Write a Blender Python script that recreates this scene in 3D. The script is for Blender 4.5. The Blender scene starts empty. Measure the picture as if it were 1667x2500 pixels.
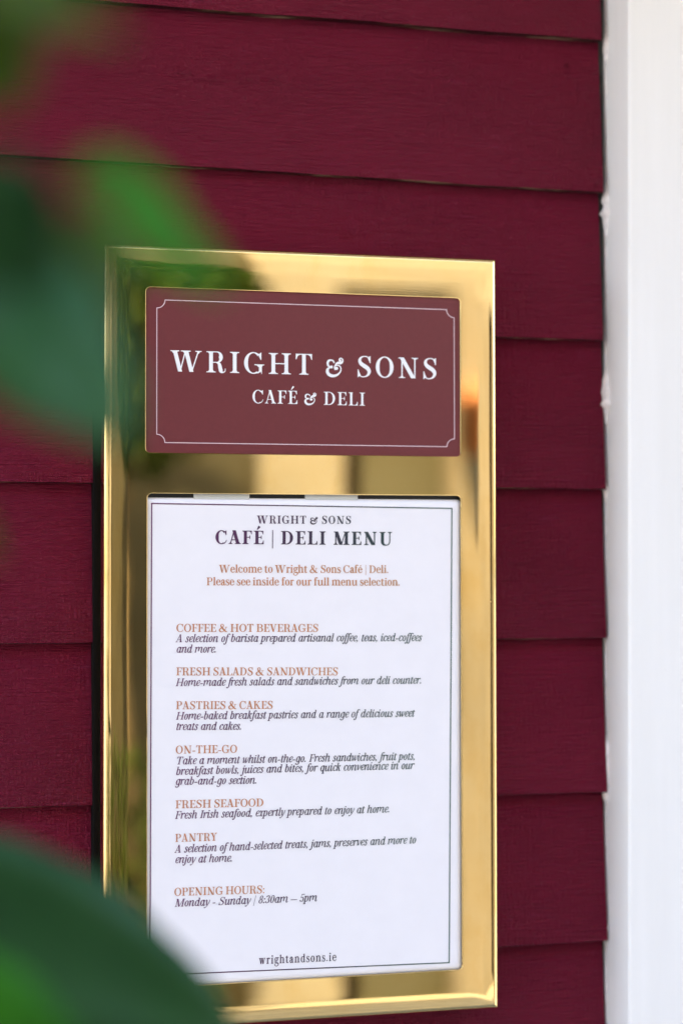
import bpy, bmesh, math, random, mathutils
from mathutils import Vector, Matrix, noise

# ---------------------------------------------------------------- camera, sky, sun, exposure
scene = bpy.context.scene
C = scene.collection
CAM = Vector((-.39770595, -1.62758159, .06504708))
YAW, PITCH, ROLL = .25842983, .0259043, -.00151556
fwd = Vector((math.sin(YAW)*math.cos(PITCH), math.cos(YAW)*math.cos(PITCH), math.sin(PITCH)))
rgt = Vector((math.cos(YAW), -math.sin(YAW), 0)); upv = rgt.cross(fwd)
r2 = math.cos(ROLL)*rgt+math.sin(ROLL)*upv; u2 = -math.sin(ROLL)*rgt+math.cos(ROLL)*upv
cd = bpy.data.cameras.new('camera'); cam = bpy.data.objects.new('camera', cd); C.objects.link(cam)
M3 = Matrix((r2, u2, -fwd)).transposed()
cam.matrix_world = Matrix.Translation(CAM) @ M3.to_4x4()
cd.sensor_fit = 'VERTICAL'; cd.sensor_height = 36; cd.sensor_width = 24; cd.lens = 4600/2500*36
cd.clip_start = .02; cd.clip_end = 500
cd.dof.use_dof = True; cd.dof.aperture_fstop = 2.0
cd.dof.focus_distance = (Vector((-.07, 0, 0))-CAM).dot(fwd)
scene.camera = cam

SUN_EL, SUN_AZ = math.radians(50), math.radians(-25)       # the sun stands behind the wall: the sign is in open shade
w = bpy.data.worlds.new('World'); scene.world = w; w.use_nodes = True
nt = w.node_tree; bg = nt.nodes['Background']
sky = nt.nodes.new('ShaderNodeTexSky'); sky.sky_type = 'NISHITA'; sky.sun_disc = False
sky.sun_elevation = SUN_EL; sky.sun_rotation = SUN_AZ; sky.air_density = 1.0; sky.dust_density = 2.6; sky.ozone_density = 1.0
nt.links.new(sky.outputs[0], bg.inputs[0]); bg.inputs[1].default_value = .15
sl = bpy.data.lights.new('sun', 'SUN'); sl.energy = 2.0; sl.angle = math.radians(.5); sl.color = (1, .95, .86)
so = bpy.data.objects.new('sun', sl); C.objects.link(so)
sdir = Vector((math.sin(SUN_AZ)*math.cos(SUN_EL), math.cos(SUN_AZ)*math.cos(SUN_EL), math.sin(SUN_EL)))
so.rotation_euler = sdir.to_track_quat('Z', 'Y').to_euler(); so.location = sdir*20
vs_ = scene.view_settings; vs_.view_transform = 'Standard'; vs_.look = 'None'; vs_.gamma = 1; vs_.exposure = 3.36
scene.cycles.use_denoising = True
scene.cycles.max_bounces = 10; scene.cycles.glossy_bounces = 6; scene.cycles.diffuse_bounces = 5
# ---------------------------------------------------------------- lettering: a small Scotch-roman alphabet drawn stroke by stroke
def spline(pts, n=7):
    """Catmull-Rom through the points."""
    if len(pts) < 3: return [tuple(p) for p in pts]
    P = [tuple(2*a-b for a, b in zip(pts[0], pts[1]))] + [tuple(p) for p in pts] + [tuple(2*a-b for a, b in zip(pts[-1], pts[-2]))]
    out = []
    for i in range(1, len(P)-2):
        p0, p1, p2, p3 = P[i-1:i+3]
        for k in range(n):
            t = k/n
            out.append(tuple(.5*(2*b+(c-a)*t+(2*a-5*b+4*c-d)*t*t+(3*b-a-3*c+d)*t**3) for a, b, c, d in zip(p0, p1, p2, p3)))
    out.append(P[-2])
    return out

class Pen:
    def __init__(s, st, ha, sl=.125):
        s.st, s.ha, s.sl, s.P = st, ha, sl, []
    def poly(s, *pts): s.P.append([tuple(p) for p in pts])
    def strip(s, L, Rr):
        for i in range(len(L)-1):
            s.P.append([L[i], L[i+1], Rr[i+1], Rr[i]])
    def brush(s, pts, w=None, n=7, mul=1, k=1.5):
        """A stroke; w: widths per control point, or None for upright stress."""
        if w is not None:
            if not hasattr(w, '__len__'): w = [w]*len(pts)
            q = spline([(p[0], p[1], ww) for p, ww in zip(pts, w)], n)
        else: q = spline(pts, n)
        L, Rr = [], []
        for i in range(len(q)):
            a, b = q[max(i-1, 0)], q[min(i+1, len(q)-1)]
            tx, ty = b[0]-a[0], b[1]-a[1]
            l = math.hypot(tx, ty) or 1
            tx, ty = tx/l, ty/l
            ww = q[i][2] if w is not None else s.ha+(s.st*1.06*mul-s.ha)*abs(ty)**k
            ww = max(ww, .004)
            L.append((q[i][0]-ty*ww/2, q[i][1]+tx*ww/2)); Rr.append((q[i][0]+ty*ww/2, q[i][1]-tx*ww/2))
        s.strip(L, Rr)
    def ell(s, cx, cy, rx, ry, a0, a1, mul=1, n=28, k=1.5):
        """Arc of a bowl: outer radii rx, ry; upright stress; degrees."""
        L, Rr = [], []
        for i in range(n+1):
            a = math.radians(a0+(a1-a0)*i/n)
            c, d = math.cos(a), math.sin(a)
            ww = s.ha+(s.st*1.06*mul-s.ha)*abs(c)**k
            L.append((cx+rx*c, cy+ry*d)); Rr.append((cx+(rx-ww)*c, cy+(ry-ww)*d))
        s.strip(L, Rr)
    def ball(s, x, y, r): s.P.append([(x+r*math.cos(i*math.pi/8), y+r*math.sin(i*math.pi/8)) for i in range(16)])
    def serif(s, x, y, d=1, w=None, l=None, r=None):
        """Bracketed slab at the foot (d=1) or head (d=-1) of a stem centred on x."""
        w = s.st if w is None else w
        l = s.sl if l is None else l
        r = s.sl if r is None else r
        h, br = s.ha*.85, .085
        pts = [(x-w/2-l, y), (x+w/2+r, y), (x+w/2+r, y+d*h)]
        for t in (.25, .55, .8, 1.):
            pts.append((x+w/2+r*.85*(1-t)**1.0*(1 if r else 0)*(1-t**.5*.4), y+d*(h+br*t**2.2)))
        back = []
        for t in (.25, .55, .8, 1.):
            back.append((x-w/2-l*.85*(1-t)*(1-t**.5*.4), y+d*(h+br*t**2.2)))
        s.P.append(pts+back[::-1]+[(x-w/2-l, y+d*h)])
    def stem(s, x, y0=0., y1=1., w=None, foot=1, head=1):
        w = s.st if w is None else w
        s.poly((x-w/2, y0), (x+w/2, y0), (x+w/2, y1), (x-w/2, y1))
        if foot: s.serif(x, y0, 1, w)
        if head: s.serif(x, y1, -1, w)
    def diag(s, x0, y0, x1, y1, w):
        s.poly((x0-w/2, y0), (x0+w/2, y0), (x1+w/2, y1), (x1-w/2, y1))
    def bar(s, x0, x1, y, h=None):
        h = s.ha if h is None else h
        s.poly((x0, y-h/2), (x1, y-h/2), (x1, y+h/2), (x0, y+h/2))
    def beak(s, x, y, d, ln=.26, w=.15):
        """Wedge serif at the end of an arm: vertical edge at x, from y going d."""
        s.poly((x, y), (x, y+d*ln), (x-.035, y+d*ln), (x-w*.6, y+d*ln*.42), (x-w*1.2, y+d*s.ha*.9), (x-w*1.5, y))

def glyph(ch, p, it=False):
    """Draw one character with pen p in cap-height units; returns the advance width."""
    st, ha, sl = p.st, p.ha, p.sl
    a = sl+st/2+.035                                     # stem centre behind a serif and side bearing
    x = .67                                              # x-height
    if ch == ' ': return .36 if it else .28
    if ch == 'I': p.stem(a); return 2*a
    if ch == 'H':
        b = a+.60; p.stem(a); p.stem(b); p.bar(a, b, .5); return b+a
    if ch == 'N':
        b = a+.62; p.stem(a, w=ha*1.25, head=0); p.serif(b, 1, -1, ha*1.25)
        p.poly((b-ha*.62, 0), (b+ha*.62, 0), (b+ha*.62, 1), (b-ha*.62, 1))
        p.diag(a-.02, 1, b-st*.42, 0, st*1.25); p.poly((a-.17, 1), (a+.05, 1), (a+.05, 1-ha), (a-.17, 1-ha)); return b+a-.02
    if ch == 'M':
        b = a+.80; p.stem(a, w=ha*1.25, head=0); p.stem(b); m = (a+b)/2-.03
        p.diag(a+.04, 1, m+.02, 0, st*1.15); p.diag(b-st*.3, 1, m+.05, 0, ha); p.poly((a-.15, 1), (a+.1, 1), (a+.1, 1-ha), (a-.15, 1-ha)); return b+a
    if ch in 'EFL':
        p.stem(a, head=0); p.serif(a, 1, -1, r=.02); b = a+.47
        if ch != 'L':
            p.bar(a, b, 1-ha*.45, ha*.9); p.beak(b, 1, -1, .27); p.bar(a, b-.14, .51, ha*.9)
            p.poly((b-.12, .51+.14), (b-.12, .51-.14), (b-.15, .51-.14), (b-.20, .51-ha*.4), (b-.20, .51+ha*.4), (b-.15, .51+.14))
        if ch in 'EL':
            p.bar(a, b+.03, ha*.45, ha*.9); p.beak(b+.03, 0, 1, .29)
        return b+(.06 if ch != 'F' else .02)
    if ch == 'T':
        c = .43; p.stem(c, head=0); p.bar(.05, .81, 1-ha*.45, ha*.9); p.beak(.81, 1, -1, .27)
        p.poly((.05, 1), (.05, .73), (.085, .73), (.14, 1-.27*.42), (.23, 1-ha*.9), (.275, 1)); return .86
    if ch == 'U':
        p.stem(a, .3, 1, foot=0); b = a+.56; w = ha*1.2
        p.poly((b-w/2, .3), (b+w/2, .3), (b+w/2, 1), (b-w/2, 1)); p.serif(b, 1, -1, w)
        p.brush([(a, .36), (a+.01, .2), (a+.10, .055), (a+.28, .0), (a+.46, .06), (b-.02, .2), (b, .34)], [st, st*.98, st*.75, ha*1.15, ha*1.1, w, w]); return b+a-.04
    if ch in 'VAY':
        if ch == 'A':
            p.diag(.40, 1.0, .14, 0, ha*1.1); p.diag(.40, 1.02, .69, 0, st*1.12); p.bar(.21, .62, .31, ha*.9)
            p.serif(.14, 0, 1, ha, .10, .12); p.serif(.69, 0, 1, st, .12, .10); return .88
        if ch == 'V':
            p.diag(.18, 1, .46, 0, st*1.12); p.diag(.72, 1, .46, 0, ha*1.1); p.serif(.18, 1, -1, st, .11, .12); p.serif(.72, 1, -1, ha, .12, .11); return .90
        p.diag(.19, 1, .43, .46, st*1.1); p.diag(.70, 1, .46, .46, ha*1.1); p.stem(.44, 0, .5, head=0)
        p.serif(.19, 1, -1, st, .11, .11); p.serif(.70, 1, -1, ha, .11, .11); return .88
    if ch == 'W':
        p.diag(.17, 1, .41, 0, st*1.08); p.diag(.64, .95, .41, 0, ha*1.1)
        p.diag(.68, 1, .92, 0, st*1.08); p.diag(1.24, 1, .93, 0, ha*1.1)
        p.serif(.17, 1, -1, st, .11, .12); p.serif(.68, 1, -1, st, .15, .12); p.serif(1.24, 1, -1, ha, .12, .12); return 1.42
    if ch == 'K':
        p.stem(a); p.diag(a+.05, .42, a+.48, 1, ha*1.1); p.diag(a+.20, .62, a+.53, 0, st*1.12)
        p.serif(a+.48, 1, -1, ha, .12, .10); p.serif(a+.54, 0, 1, st, .10, .11); return a+.76
    if ch in 'PRB':
        p.stem(a, head=0); p.serif(a, 1, -1, r=.02); lo = .46 if ch != 'B' else .50; b = a+.30
        p.bar(a, b, 1-ha*.45, ha*.9); p.bar(a, b, lo+ha*.45, ha*.9)
        cy, ry = (1+lo)/2, (1-lo)/2
        p.ell(b-.02, cy, .255, ry, -90, 90)
        if ch == 'B':
            p.bar(a, b, ha*.45, ha*.9); p.ell(b, .27, .30, .27, -90, 90); return b+.35
        if ch == 'R':
            p.brush([(b-.05, lo+.02), (b+.07, lo-.05), (b+.12, .20), (b+.16, .06), (b+.25, .015), (b+.335, .07), (b+.35, .2)], [ha, st*.8, st*1.02, st*.95, ha*1.2, ha*.8, ha*.6]); return b+.39
        return b+.29
    if ch == 'D':
        p.stem(a, head=0, foot=0); p.serif(a, 1, -1, r=.02); p.serif(a, 0, 1, r=.02); b = a+.20
        p.bar(a, b, 1-ha*.45, ha*.9); p.bar(a, b, ha*.45, ha*.9); p.ell(b, .5, .46, .5, -90, 90); return b+.53
    if ch == 'O':
        p.ell(.47, .5, .43, .52, 0, 360, n=44); return .94
    if ch in 'CG':
        p.ell(.47, .5, .43, .52, 52, 296)
        p.poly((.80, 1.0), (.835, 1.0), (.835, .65), (.80, .65), (.73, .80), (.70, .92), (.74, .93))
        p.brush([(.69, .935), (.755, .87), (.80, .74), (.815, .65)], [ha, ha*1.3, ha*1.2, ha*.6])
        if ch == 'C':
            p.brush([(.64, .045), (.74, .10), (.81, .20), (.85, .30)], [ha*1.3, ha*.95, ha*.8, ha*.55]); return .90
        p.brush([(.62, .03), (.72, .07), (.78, .14)], [ha*1.3, ha*1.5, ha*1.5])
        p.poly((.68, .10), (.86, .10), (.86, .42), (.68, .42)) if st > .18 else p.poly((.72, .10), (.86, .10), (.86, .42), (.72, .42))
        p.poly((.80, .12), (.86, .12), (.86, -.02), (.84, -.02)); p.serif(.86-st/2, .44, -1, st, .17, .11); return 1.0
    if ch == 'S':
        p.brush([(.60, .93), (.48, .985), (.33, .985), (.20, .90), (.17, .76), (.24, .63), (.40, .52), (.55, .41), (.62, .26), (.56, .10), (.42, .015), (.27, .01), (.15, .07)],
                [ha, ha*1.1, ha*1.1, st*.62, st*.88, st*1.05, st*1.15, st*1.1, st*.95, st*.62, ha*1.15, ha*1.1, ha])
        p.poly((.645, 1.01), (.68, 1.01), (.68, .67), (.65, .67), (.60, .80), (.55, .90), (.58, .96))
        p.poly((.10, -.02), (.07, -.02), (.07, .36), (.10, .36), (.15, .22), (.22, .08), (.16, .05)); return .77
    if ch == '&':
        p.brush([(.90, .60), (.82, .40), (.68, .17), (.50, .03), (.32, .0), (.14, .08), (.10, .25), (.20, .40), (.40, .53), (.54, .66), (.57, .82), (.50, .96), (.38, .98), (.28, .90), (.27, .76), (.36, .58), (.62, .26), (.82, .07), (.95, .02), (1.02, .05)],
                [ha, ha, ha*1.1, ha*1.3, ha*1.8, st*.85, st*.95, st*.7, ha*1.3, ha*1.5, st*.62, ha*1.2, ha*1.2, st*.6, st*.8, st*1.05, st*1.12, st*.95, ha*1.5, ha])
        p.bar(.72, 1.03, .60, ha*.9); return 1.10
    if ch == '@':                                        # the ornamental ampersand of the shop sign
        p.brush([(.47, .60), (.40, .70), (.26, .735), (.14, .68), (.10, .55), (.17, .43), (.33, .40)], [st*.45, st*.45, st*.45, st*.7, st*.72, st*.55, st*.5]); p.ball(.32, .405, st*.42)
        p.brush([(.36, .37), (.20, .36), (.10, .27), (.10, .13), (.22, .01), (.42, -.03), (.64, .03), (.80, .18), (.84, .34), (.77, .46), (.63, .50), (.50, .44), (.50, .33), (.56, .28)],
                [st*.4, st*.42, st*.85, st*.98, st*.92, st*.8, st*.6, st*.42, st*.36, st*.34, st*.32, st*.38, st*.5, st*.5]); p.ball(.60, .345, st*.48)
        p.brush([(.50, .46), (.58, .57), (.70, .615), (.83, .61), (.92, .68), (.93, .78), (.85, .845), (.76, .82), (.745, .74), (.79, .69)], [st*.3, st*.5, st*.75, st*.7, st*.55, st*.42, st*.3, st*.32, st*.38, st*.4]); p.ball(.795, .73, st*.36)
        return 1.0
    if ch == '.': p.ball(.12, .085, .088); return .27
    if ch == ',':
        p.ball(.12, .085, .088); p.brush([(.17, .09), (.17, -.03), (.08, -.16)], [.09, .07, .02]); return .27
    if ch == ':': p.ball(.13, .085, .088); p.ball(.13, x-.10, .088); return .29
    if ch == '-': p.bar(.05, .40, .29, ha*1.7); return .45
    if ch == '—': p.bar(.0, .82, .30, ha*1.4); return .82
    if ch == '|': p.bar(.14, .14+ha*.9, .38, 1.36); return .30
    if ch in '8350':
        if ch == '0': p.ell(.30, .5, .26, .51, 0, 360, n=40); return .60
        if ch == '8':
            p.ell(.31, .76, .21, .25, 0, 360, mul=.75, n=36); p.ell(.31, .27, .26, .28, 0, 360, mul=.85, n=36); return .62
        if ch == '3':
            p.ell(.27, .75, .22, .26, -90, 140, mul=.9); p.ell(.26, .26, .27, .27, -150, 90); p.ball(.10, .86, .08); p.ball(.08, .16, .085); return .58
        p.bar(.12, .50, .96, .09); p.brush([(.14, .97), (.10, .52)], ha); p.ell(.25, .30, .28, .31, -145, 125); p.ball(.09, .14, .085); return .58
    if not it: return lower(ch, p)
    return italic(ch, p)

def lower(ch, p):
    st, ha, sl = p.st, p.ha, p.sl*.82
    x, A, D = .67, 1.04, -.30
    s2 = p.sl; p.sl = sl
    a = sl+st/2+.02; r = None
    def flag(cx, y):                                     # slanted head serif
        p.poly((cx-st/2-sl*.95, y-.06), (cx-st/2-sl*.95, y-.095), (cx-st/2+.01, y-.11), (cx+st/2, y-.12), (cx+st/2, y+.015))
    if ch in 'il':
        h = x if ch == 'i' else A; p.stem(a, 0, h-.05, head=0); flag(a, h); r = 2*a
        if ch == 'i': p.ball(a, .90, .105)
    elif ch in 'nmhu':
        if ch == 'u':
            b = a+.42; p.stem(a, .2, x-.05, foot=0, head=0); flag(a, x); p.stem(b, .02, x-.05, foot=0, head=0); flag(b, x); p.bar(b, b+st/2+sl*.8, ha*.5)
            p.brush([(a, .24), (a+.02, .09), (a+.13, .015), (a+.27, .06), (b, .19)], [st, st*.95, ha*1.7, ha*1.1, ha]); r = b+a
        else:
            p.stem(a, 0, (A if ch == 'h' else x)-.05, head=0); flag(a, A if ch == 'h' else x); q = a
            for k in range(2 if ch == 'm' else 1):
                b = q+.40; p.brush([(q, .46), (q+.10, .60), (q+.24, .655), (b-.05, .60), (b, .46), (b, .38)], [ha, ha*1.1, ha*1.6, st*.85, st, st]); p.stem(b, 0, .42, head=0); q = b
            r = q+a
    elif ch == 'r':
        p.stem(a, 0, x-.05, head=0); flag(a, x); p.brush([(a, .44), (a+.10, .59), (a+.24, .64)], [ha, ha*1.2, ha*1.6]); p.ball(a+.25, .58, .085); r = a+.35
    elif ch == 't':
        p.stem(a, .18, .82, foot=0, head=0); p.poly((a-st/2-.12, x-ha), (a-st/2-.12, x-ha*.5), (a-st/2, x+.03), (a+st/2, .90), (a+st/2, x-ha)); p.bar(a, a+.24, x-ha*.5)
        p.brush([(a, .22), (a+.01, .09), (a+.11, .02), (a+.24, .09)], [st, st*.9, ha*1.6, ha*.8]); r = a+.28
    elif ch == 'f':
        p.stem(a, 0, .84, head=0); p.brush([(a, .80), (a+.02, .95), (a+.13, 1.03), (a+.24, 1.01)], [st, st*.85, ha*1.5, ha*1.5]); p.ball(a+.24, .955, .085); p.bar(a-.17, a+.22, x-ha*.5); r = a+.26
    elif ch == 'o': p.ell(.32, x/2, .29, x/2+.015, 0, 360, n=36); r = .64
    elif ch in 'ecé':
        p.ell(.32, x/2, .29, x/2+.015, 60 if ch == 'c' else 0, 300)
        p.brush([(.42, .035), (.52, .09), (.585, .19)], [ha*1.4, ha*1.1, ha*.7])
        if ch != 'c': p.bar(.08, .60, .385)
        else: p.ball(.49, .51, .09)
        r = .62
        if ch == 'é': p.brush([(.30, .78), (.36, .88), (.43, .98)], [ha*.6, ha*1.8, ha*2.6])
    elif ch == 'd':
        b = .52; p.stem(b, .03, A-.05, foot=0, head=0); flag(b, A); p.bar(b, b+st/2+sl*.7, ha*.5); p.ell(.33, x/2, .29, x/2+.015, 40, 320); r = b+a-.02
    elif ch == 'a':
        b = .40; p.brush([(.13, .48), (.16, .60), (.27, .655), (b-.03, .58), (b, .44), (b, .14), (b+.06, .03), (b+.17, .07)], [ha*1.5, ha*1.3, ha*1.5, st*.8, st, st, st*.7, ha*.8]); p.ball(.14, .50, .085)
        p.brush([(b, .40), (.24, .33), (.11, .25), (.10, .12), (.20, .02), (.32, .06), (b, .16)], [ha, ha*1.4, st*.8, st*.9, ha*1.5, ha, ha]); r = .58
    elif ch == 's':
        p.brush([(.39, .60), (.28, .65), (.16, .62), (.11, .52), (.17, .41), (.30, .33), (.41, .24), (.42, .11), (.32, .015), (.18, .02), (.08, .09)],
                [ha, ha*1.1, st*.5, st*.72, st*.9, st, st*.9, st*.75, ha*1.3, ha*1.1, ha]); p.poly((.43, .68), (.45, .68), (.45, .46), (.42, .46), (.37, .60)); p.poly((.06, -.01), (.04, -.01), (.04, .24), (.07, .24), (.13, .07)); r = .52
    elif ch == 'g':
        p.ell(.28, .45, .23, .235, 0, 360, mul=.85, n=32); p.brush([(.44, .60), (.52, .66), (.59, .65)], [ha, ha*1.2, ha*1.8]); p.ball(.575, .62, .06)
        p.brush([(.18, .25), (.11, .17), (.16, .08), (.32, .06), (.50, .03), (.58, -.08), (.52, -.22), (.32, -.30), (.13, -.25), (.06, -.14), (.14, -.01)], [ha, ha*1.4, st*.6, st*.85, st*.85, st*.75, ha*1.4, ha*1.1, ha*1.3, st*.6, ha]); r = .60
    elif ch == 'w':
        p.diag(.15, x, .29, 0, st); p.diag(.44, x, .31, 0, ha*1.1); p.diag(.46, x, .60, 0, st); p.diag(.79, x, .62, 0, ha*1.1)
        for q in (.15, .46): p.serif(q, x, -1, st, .08, .09)
        p.serif(.79, x, -1, ha, .09, .08); r = .93
    p.sl = s2
    return r if r else .5

def italic(ch, p):
    """Cursive lower case, drawn upright; the line builder slants it."""
    st, ha = p.st, p.ha
    x, A, D = .66, 1.04, -.29
    S = lambda cx, y0, y1: p.poly((cx-st/2, y0), (cx+st/2, y0), (cx+st/2, y1), (cx-st/2, y1))
    def entry(cx, y): p.brush([(cx-.17, y-.16), (cx-.10, y-.05), (cx-.01, y-.04)], [ha*.7, ha*1.1, ha*1.6])
    def exit(cx): p.brush([(cx, .18), (cx+.01, .06), (cx+.08, .012), (cx+.15, .05), (cx+.21, .16)], [st, st*.85, ha*1.5, ha*1.05, ha*.7])
    def bowl(cx, cy=.33, rx=.24, ry=.345, a0=0, a1=360): p.ell(cx, cy, rx, ry, a0, a1, k=1.2)
    def flag(cx, y): p.poly((cx-st/2-.12, y-.01), (cx-st/2-.12, y-.045), (cx-st/2, y-.06), (cx+st/2, y-.06), (cx+st/2, y))
    if ch in 'adqgu':
        b = .50
        if ch == 'u':
            p.brush([(.0, .48), (.06, .60), (.12, .62)], [ha*.7, ha, ha*1.5]); S(.14, .2, .65); p.brush([(.14, .22), (.16, .07), (.26, .015), (.38, .09), (b, .30)], [st, st*.9, ha*1.6, ha*1.1, ha]); S(b, .16, .66); exit(b); return .70
        p.ell(.30, .33, .255, .345, 35, 325, k=1.2); p.brush([(.46, .60), (.38, .66), (.30, .665)], [ha, ha*1.1, ha]); p.brush([(b-.02, .24), (.42, .09), (.33, .01)], [ha*.9, ha, ha*1.1])
        if ch == 'a': S(b, .16, .67); exit(b); return .69
        if ch == 'd': S(b, .16, A); flag(b, A); exit(b); return .69
        if ch == 'q': S(b, D, .67); p.serif(b, D, 1, st, .09, .09); return .64
        S(b, -.08, .67); p.brush([(b, -.04), (b-.02, -.18), (.36, -.29), (.20, -.28), (.12, -.20)], [st, st*.8, ha*1.4, ha*1.2, ha*1.4]); p.ball(.14, -.20, .075); return .62
    if ch in 'bp':
        if ch == 'b': S(.13, .18, A); flag(.13, A); p.brush([(.13, .22), (.15, .07), (.27, .005)], [st, st*.8, ha*1.3])
        else: entry(.13, .68); S(.13, D, .66); p.serif(.13, D, 1, st, .10, .10)
        p.ell(.30, .33, .26, .345, -150, 150, k=1.2); return .62
    if ch in 'nmhrk':
        c = .14
        if ch in 'hk': S(c, 0, A); flag(c, A)
        else: entry(c, .67); S(c, 0, .66)
        if ch == 'r':
            p.brush([(c, .36), (c+.10, .56), (c+.23, .65), (c+.30, .62)], [ha, ha*1.1, ha*1.5, ha*1.6]); p.ball(c+.29, .585, .075); return .49
        if ch == 'k':
            p.brush([(c, .32), (c+.18, .42), (c+.34, .58), (c+.30, .66), (c+.16, .60), (c, .42)], [ha, ha, st*.55, ha*1.4, ha, ha]); p.brush([(c+.12, .38), (c+.22, .28), (c+.28, .08), (c+.36, .015), (c+.46, .10)], [ha, st*.8, st*.9, ha*1.3, ha*.7]); return .62
        q = c
        for k in range(2 if ch == 'm' else 1):
            b = q+.37; p.brush([(q, .32), (q+.10, .55), (q+.24, .655), (b-.02, .60), (b, .46), (b, .16)], [ha, ha*1.05, ha*1.6, st*.9, st, st]); q = b
        exit(q); return q+.20
    if ch in 'ilt':
        c = .15
        if ch == 'l': S(c, .16, A); flag(c, A); exit(c); return .34
        if ch == 'i': entry(c, .68); S(c, .16, .66); exit(c); p.ball(c, .90, .092); return .35
        S(c, .16, .84); p.bar(c-.15, c+.20, .63, ha*.95); exit(c); return .37
    if ch == 'j':
        c = .17; entry(c, .68); S(c, -.1, .66); p.brush([(c, -.06), (c-.03, -.20), (c-.14, -.29), (c-.24, -.24)], [st, st*.8, ha*1.4, ha*1.4]); p.ball(c-.22, -.22, .07); p.ball(c, .90, .092); return .32
    if ch == 'f':
        c = .17; S(c, -.08, .84); p.brush([(c, .80), (c+.03, .95), (c+.14, 1.04), (c+.26, .99)], [st, st*.8, ha*1.4, ha*1.5]); p.ball(c+.245, .955, .078)
        p.brush([(c, -.04), (c-.03, -.19), (c-.14, -.29), (c-.24, -.23)], [st, st*.8, ha*1.4, ha*1.5]); p.ball(c-.225, -.215, .07); p.bar(c-.14, c+.19, .63, ha*.95); return .35
    if ch == 'o': bowl(.29, rx=.25); return .58
    if ch in 'ec':
        p.ell(.28, .33, .24, .345, 70, 292, k=1.2); p.brush([(.36, .03), (.44, .09), (.50, .19)], [ha*1.4, ha*1.1, ha*.7])
        if ch == 'e': p.brush([(.07, .28), (.30, .33), (.45, .44), (.45, .58), (.35, .665), (.26, .665)], [ha*.9, ha, st*.5, st*.62, ha*1.2, ha]); return .50
        p.brush([(.34, .66), (.42, .62)], [ha*1.2, ha*1.4]); p.ball(.42, .565, .08); return .49
    if ch == 's':
        p.brush([(.38, .56), (.30, .65), (.19, .64), (.13, .54), (.18, .42), (.30, .29), (.36, .17), (.30, .04), (.18, .0), (.07, .07)], [ha*1.3, ha*1.2, st*.55, st*.75, st*.9, st*.95, st*.8, st*.6, ha*1.3, ha*1.3])
        p.ball(.37, .55, .065); p.ball(.09, .11, .065); return .46
    if ch in 'vw':
        p.brush([(.0, .50), (.06, .64), (.13, .60), (.16, .40), (.20, .02)], [ha*.7, ha*1.2, st*.8, st*.95, st*.8])
        if ch == 'v': p.brush([(.19, .03), (.34, .16), (.46, .38), (.48, .56), (.42, .66)], [ha*1.5, ha*1.1, ha*1.2, st*.55, st*.5]); return .53
        p.brush([(.20, .02), (.32, .16), (.43, .42), (.46, .64)], [ha*1.4, ha*1.05, ha*1.05, ha]); p.brush([(.44, .66), (.46, .40), (.50, .02)], [st*.8, st*.9, st*.8])
        p.brush([(.49, .03), (.63, .16), (.74, .38), (.76, .56), (.70, .66)], [ha*1.5, ha*1.1, ha*1.2, st*.55, st*.5]); return .82
    if ch == 'y':
        p.brush([(.0, .50), (.06, .64), (.13, .60), (.17, .38), (.23, .02)], [ha*.7, ha*1.2, st*.8, st*.95, st*.8]); p.brush([(.48, .66), (.50, .50), (.40, .20), (.26, -.10), (.10, -.27), (.0, -.25)], [st*.5, st*.55, ha*1.3, ha*1.1, ha*1.2, ha*1.5]); p.ball(.02, -.235, .065); return .54
    if ch == 'x':
        p.brush([(.04, .56), (.11, .66), (.19, .60), (.30, .10), (.38, .01), (.48, .10)], [ha, ha*1.3, st*.8, st*.9, ha*1.3, ha*.8]); p.brush([(.46, .60), (.38, .64), (.26, .38), (.14, .04), (.03, .05)], [ha*1.5, ha*1.2, ha, ha*1.1, ha*1.5]); return .52
    return .4

GLYPHS = {}
def glyph_mesh(ch, st, ha, sl, it):
    """Union of a character's strokes as flat triangles; cached."""
    key = (ch, st, ha, sl, it)
    if key in GLYPHS: return GLYPHS[key]
    p = Pen(st, ha, sl)
    base = ch
    if ch == 'É':
        adv = glyph('E', p, it); p.brush([(.28, 1.07), (.36, 1.19), (.46, 1.33)], [ha*.6, ha*1.8, st*.8])
    else: adv = glyph(base, p, it)
    vs, fs = [], []
    pieces = []
    for q in p.P:
        pieces += [q] if len(q) != 4 else [[q[0], q[1], q[2]], [q[0], q[2], q[3]]]
    for q in pieces:
        ar = sum(q[i-1][0]*q[i][1]-q[i][0]*q[i-1][1] for i in range(len(q)))/2
        if abs(ar) < 1e-7: continue
        b = len(vs); vs += [mathutils.Vector(v) for v in (q if ar > 0 else q[::-1])]; fs.append(list(range(b, b+len(q))))
    if vs:
        area = lambda P: abs(sum(P[i-1][0]*P[i][1]-P[i][0]*P[i-1][1] for i in range(len(P)))/2)
        full = sum(area([vs[i] for i in f]) for f in fs)
        rng = random.Random(5)
        for k in range(12):                              # a rare degenerate crossing fills a counter: nudge and try again
            V, E_, Fc, ov, oe, of = mathutils.geometry.delaunay_2d_cdt(vs, [], fs, 0, 1e-5)
            kept = [f for f, o in zip(Fc, of) if o]
            if sum(area([V[i] for i in f]) for f in kept) < full*1.005: break
            vs = [v+mathutils.Vector((rng.uniform(-1, 1), rng.uniform(-1, 1)))*4e-4 for v in vs]
        if ch.islower():                                 # large x-height, as on the menu
            V = [(v[0], v[1]*1.11 if v[1] < .66 else .7326+(v[1]-.66)*.86) for v in V]
        GLYPHS[key] = ([tuple(v) for v in V], kept, adv)
    else: GLYPHS[key] = ([], [], adv)
    return GLYPHS[key]

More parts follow.
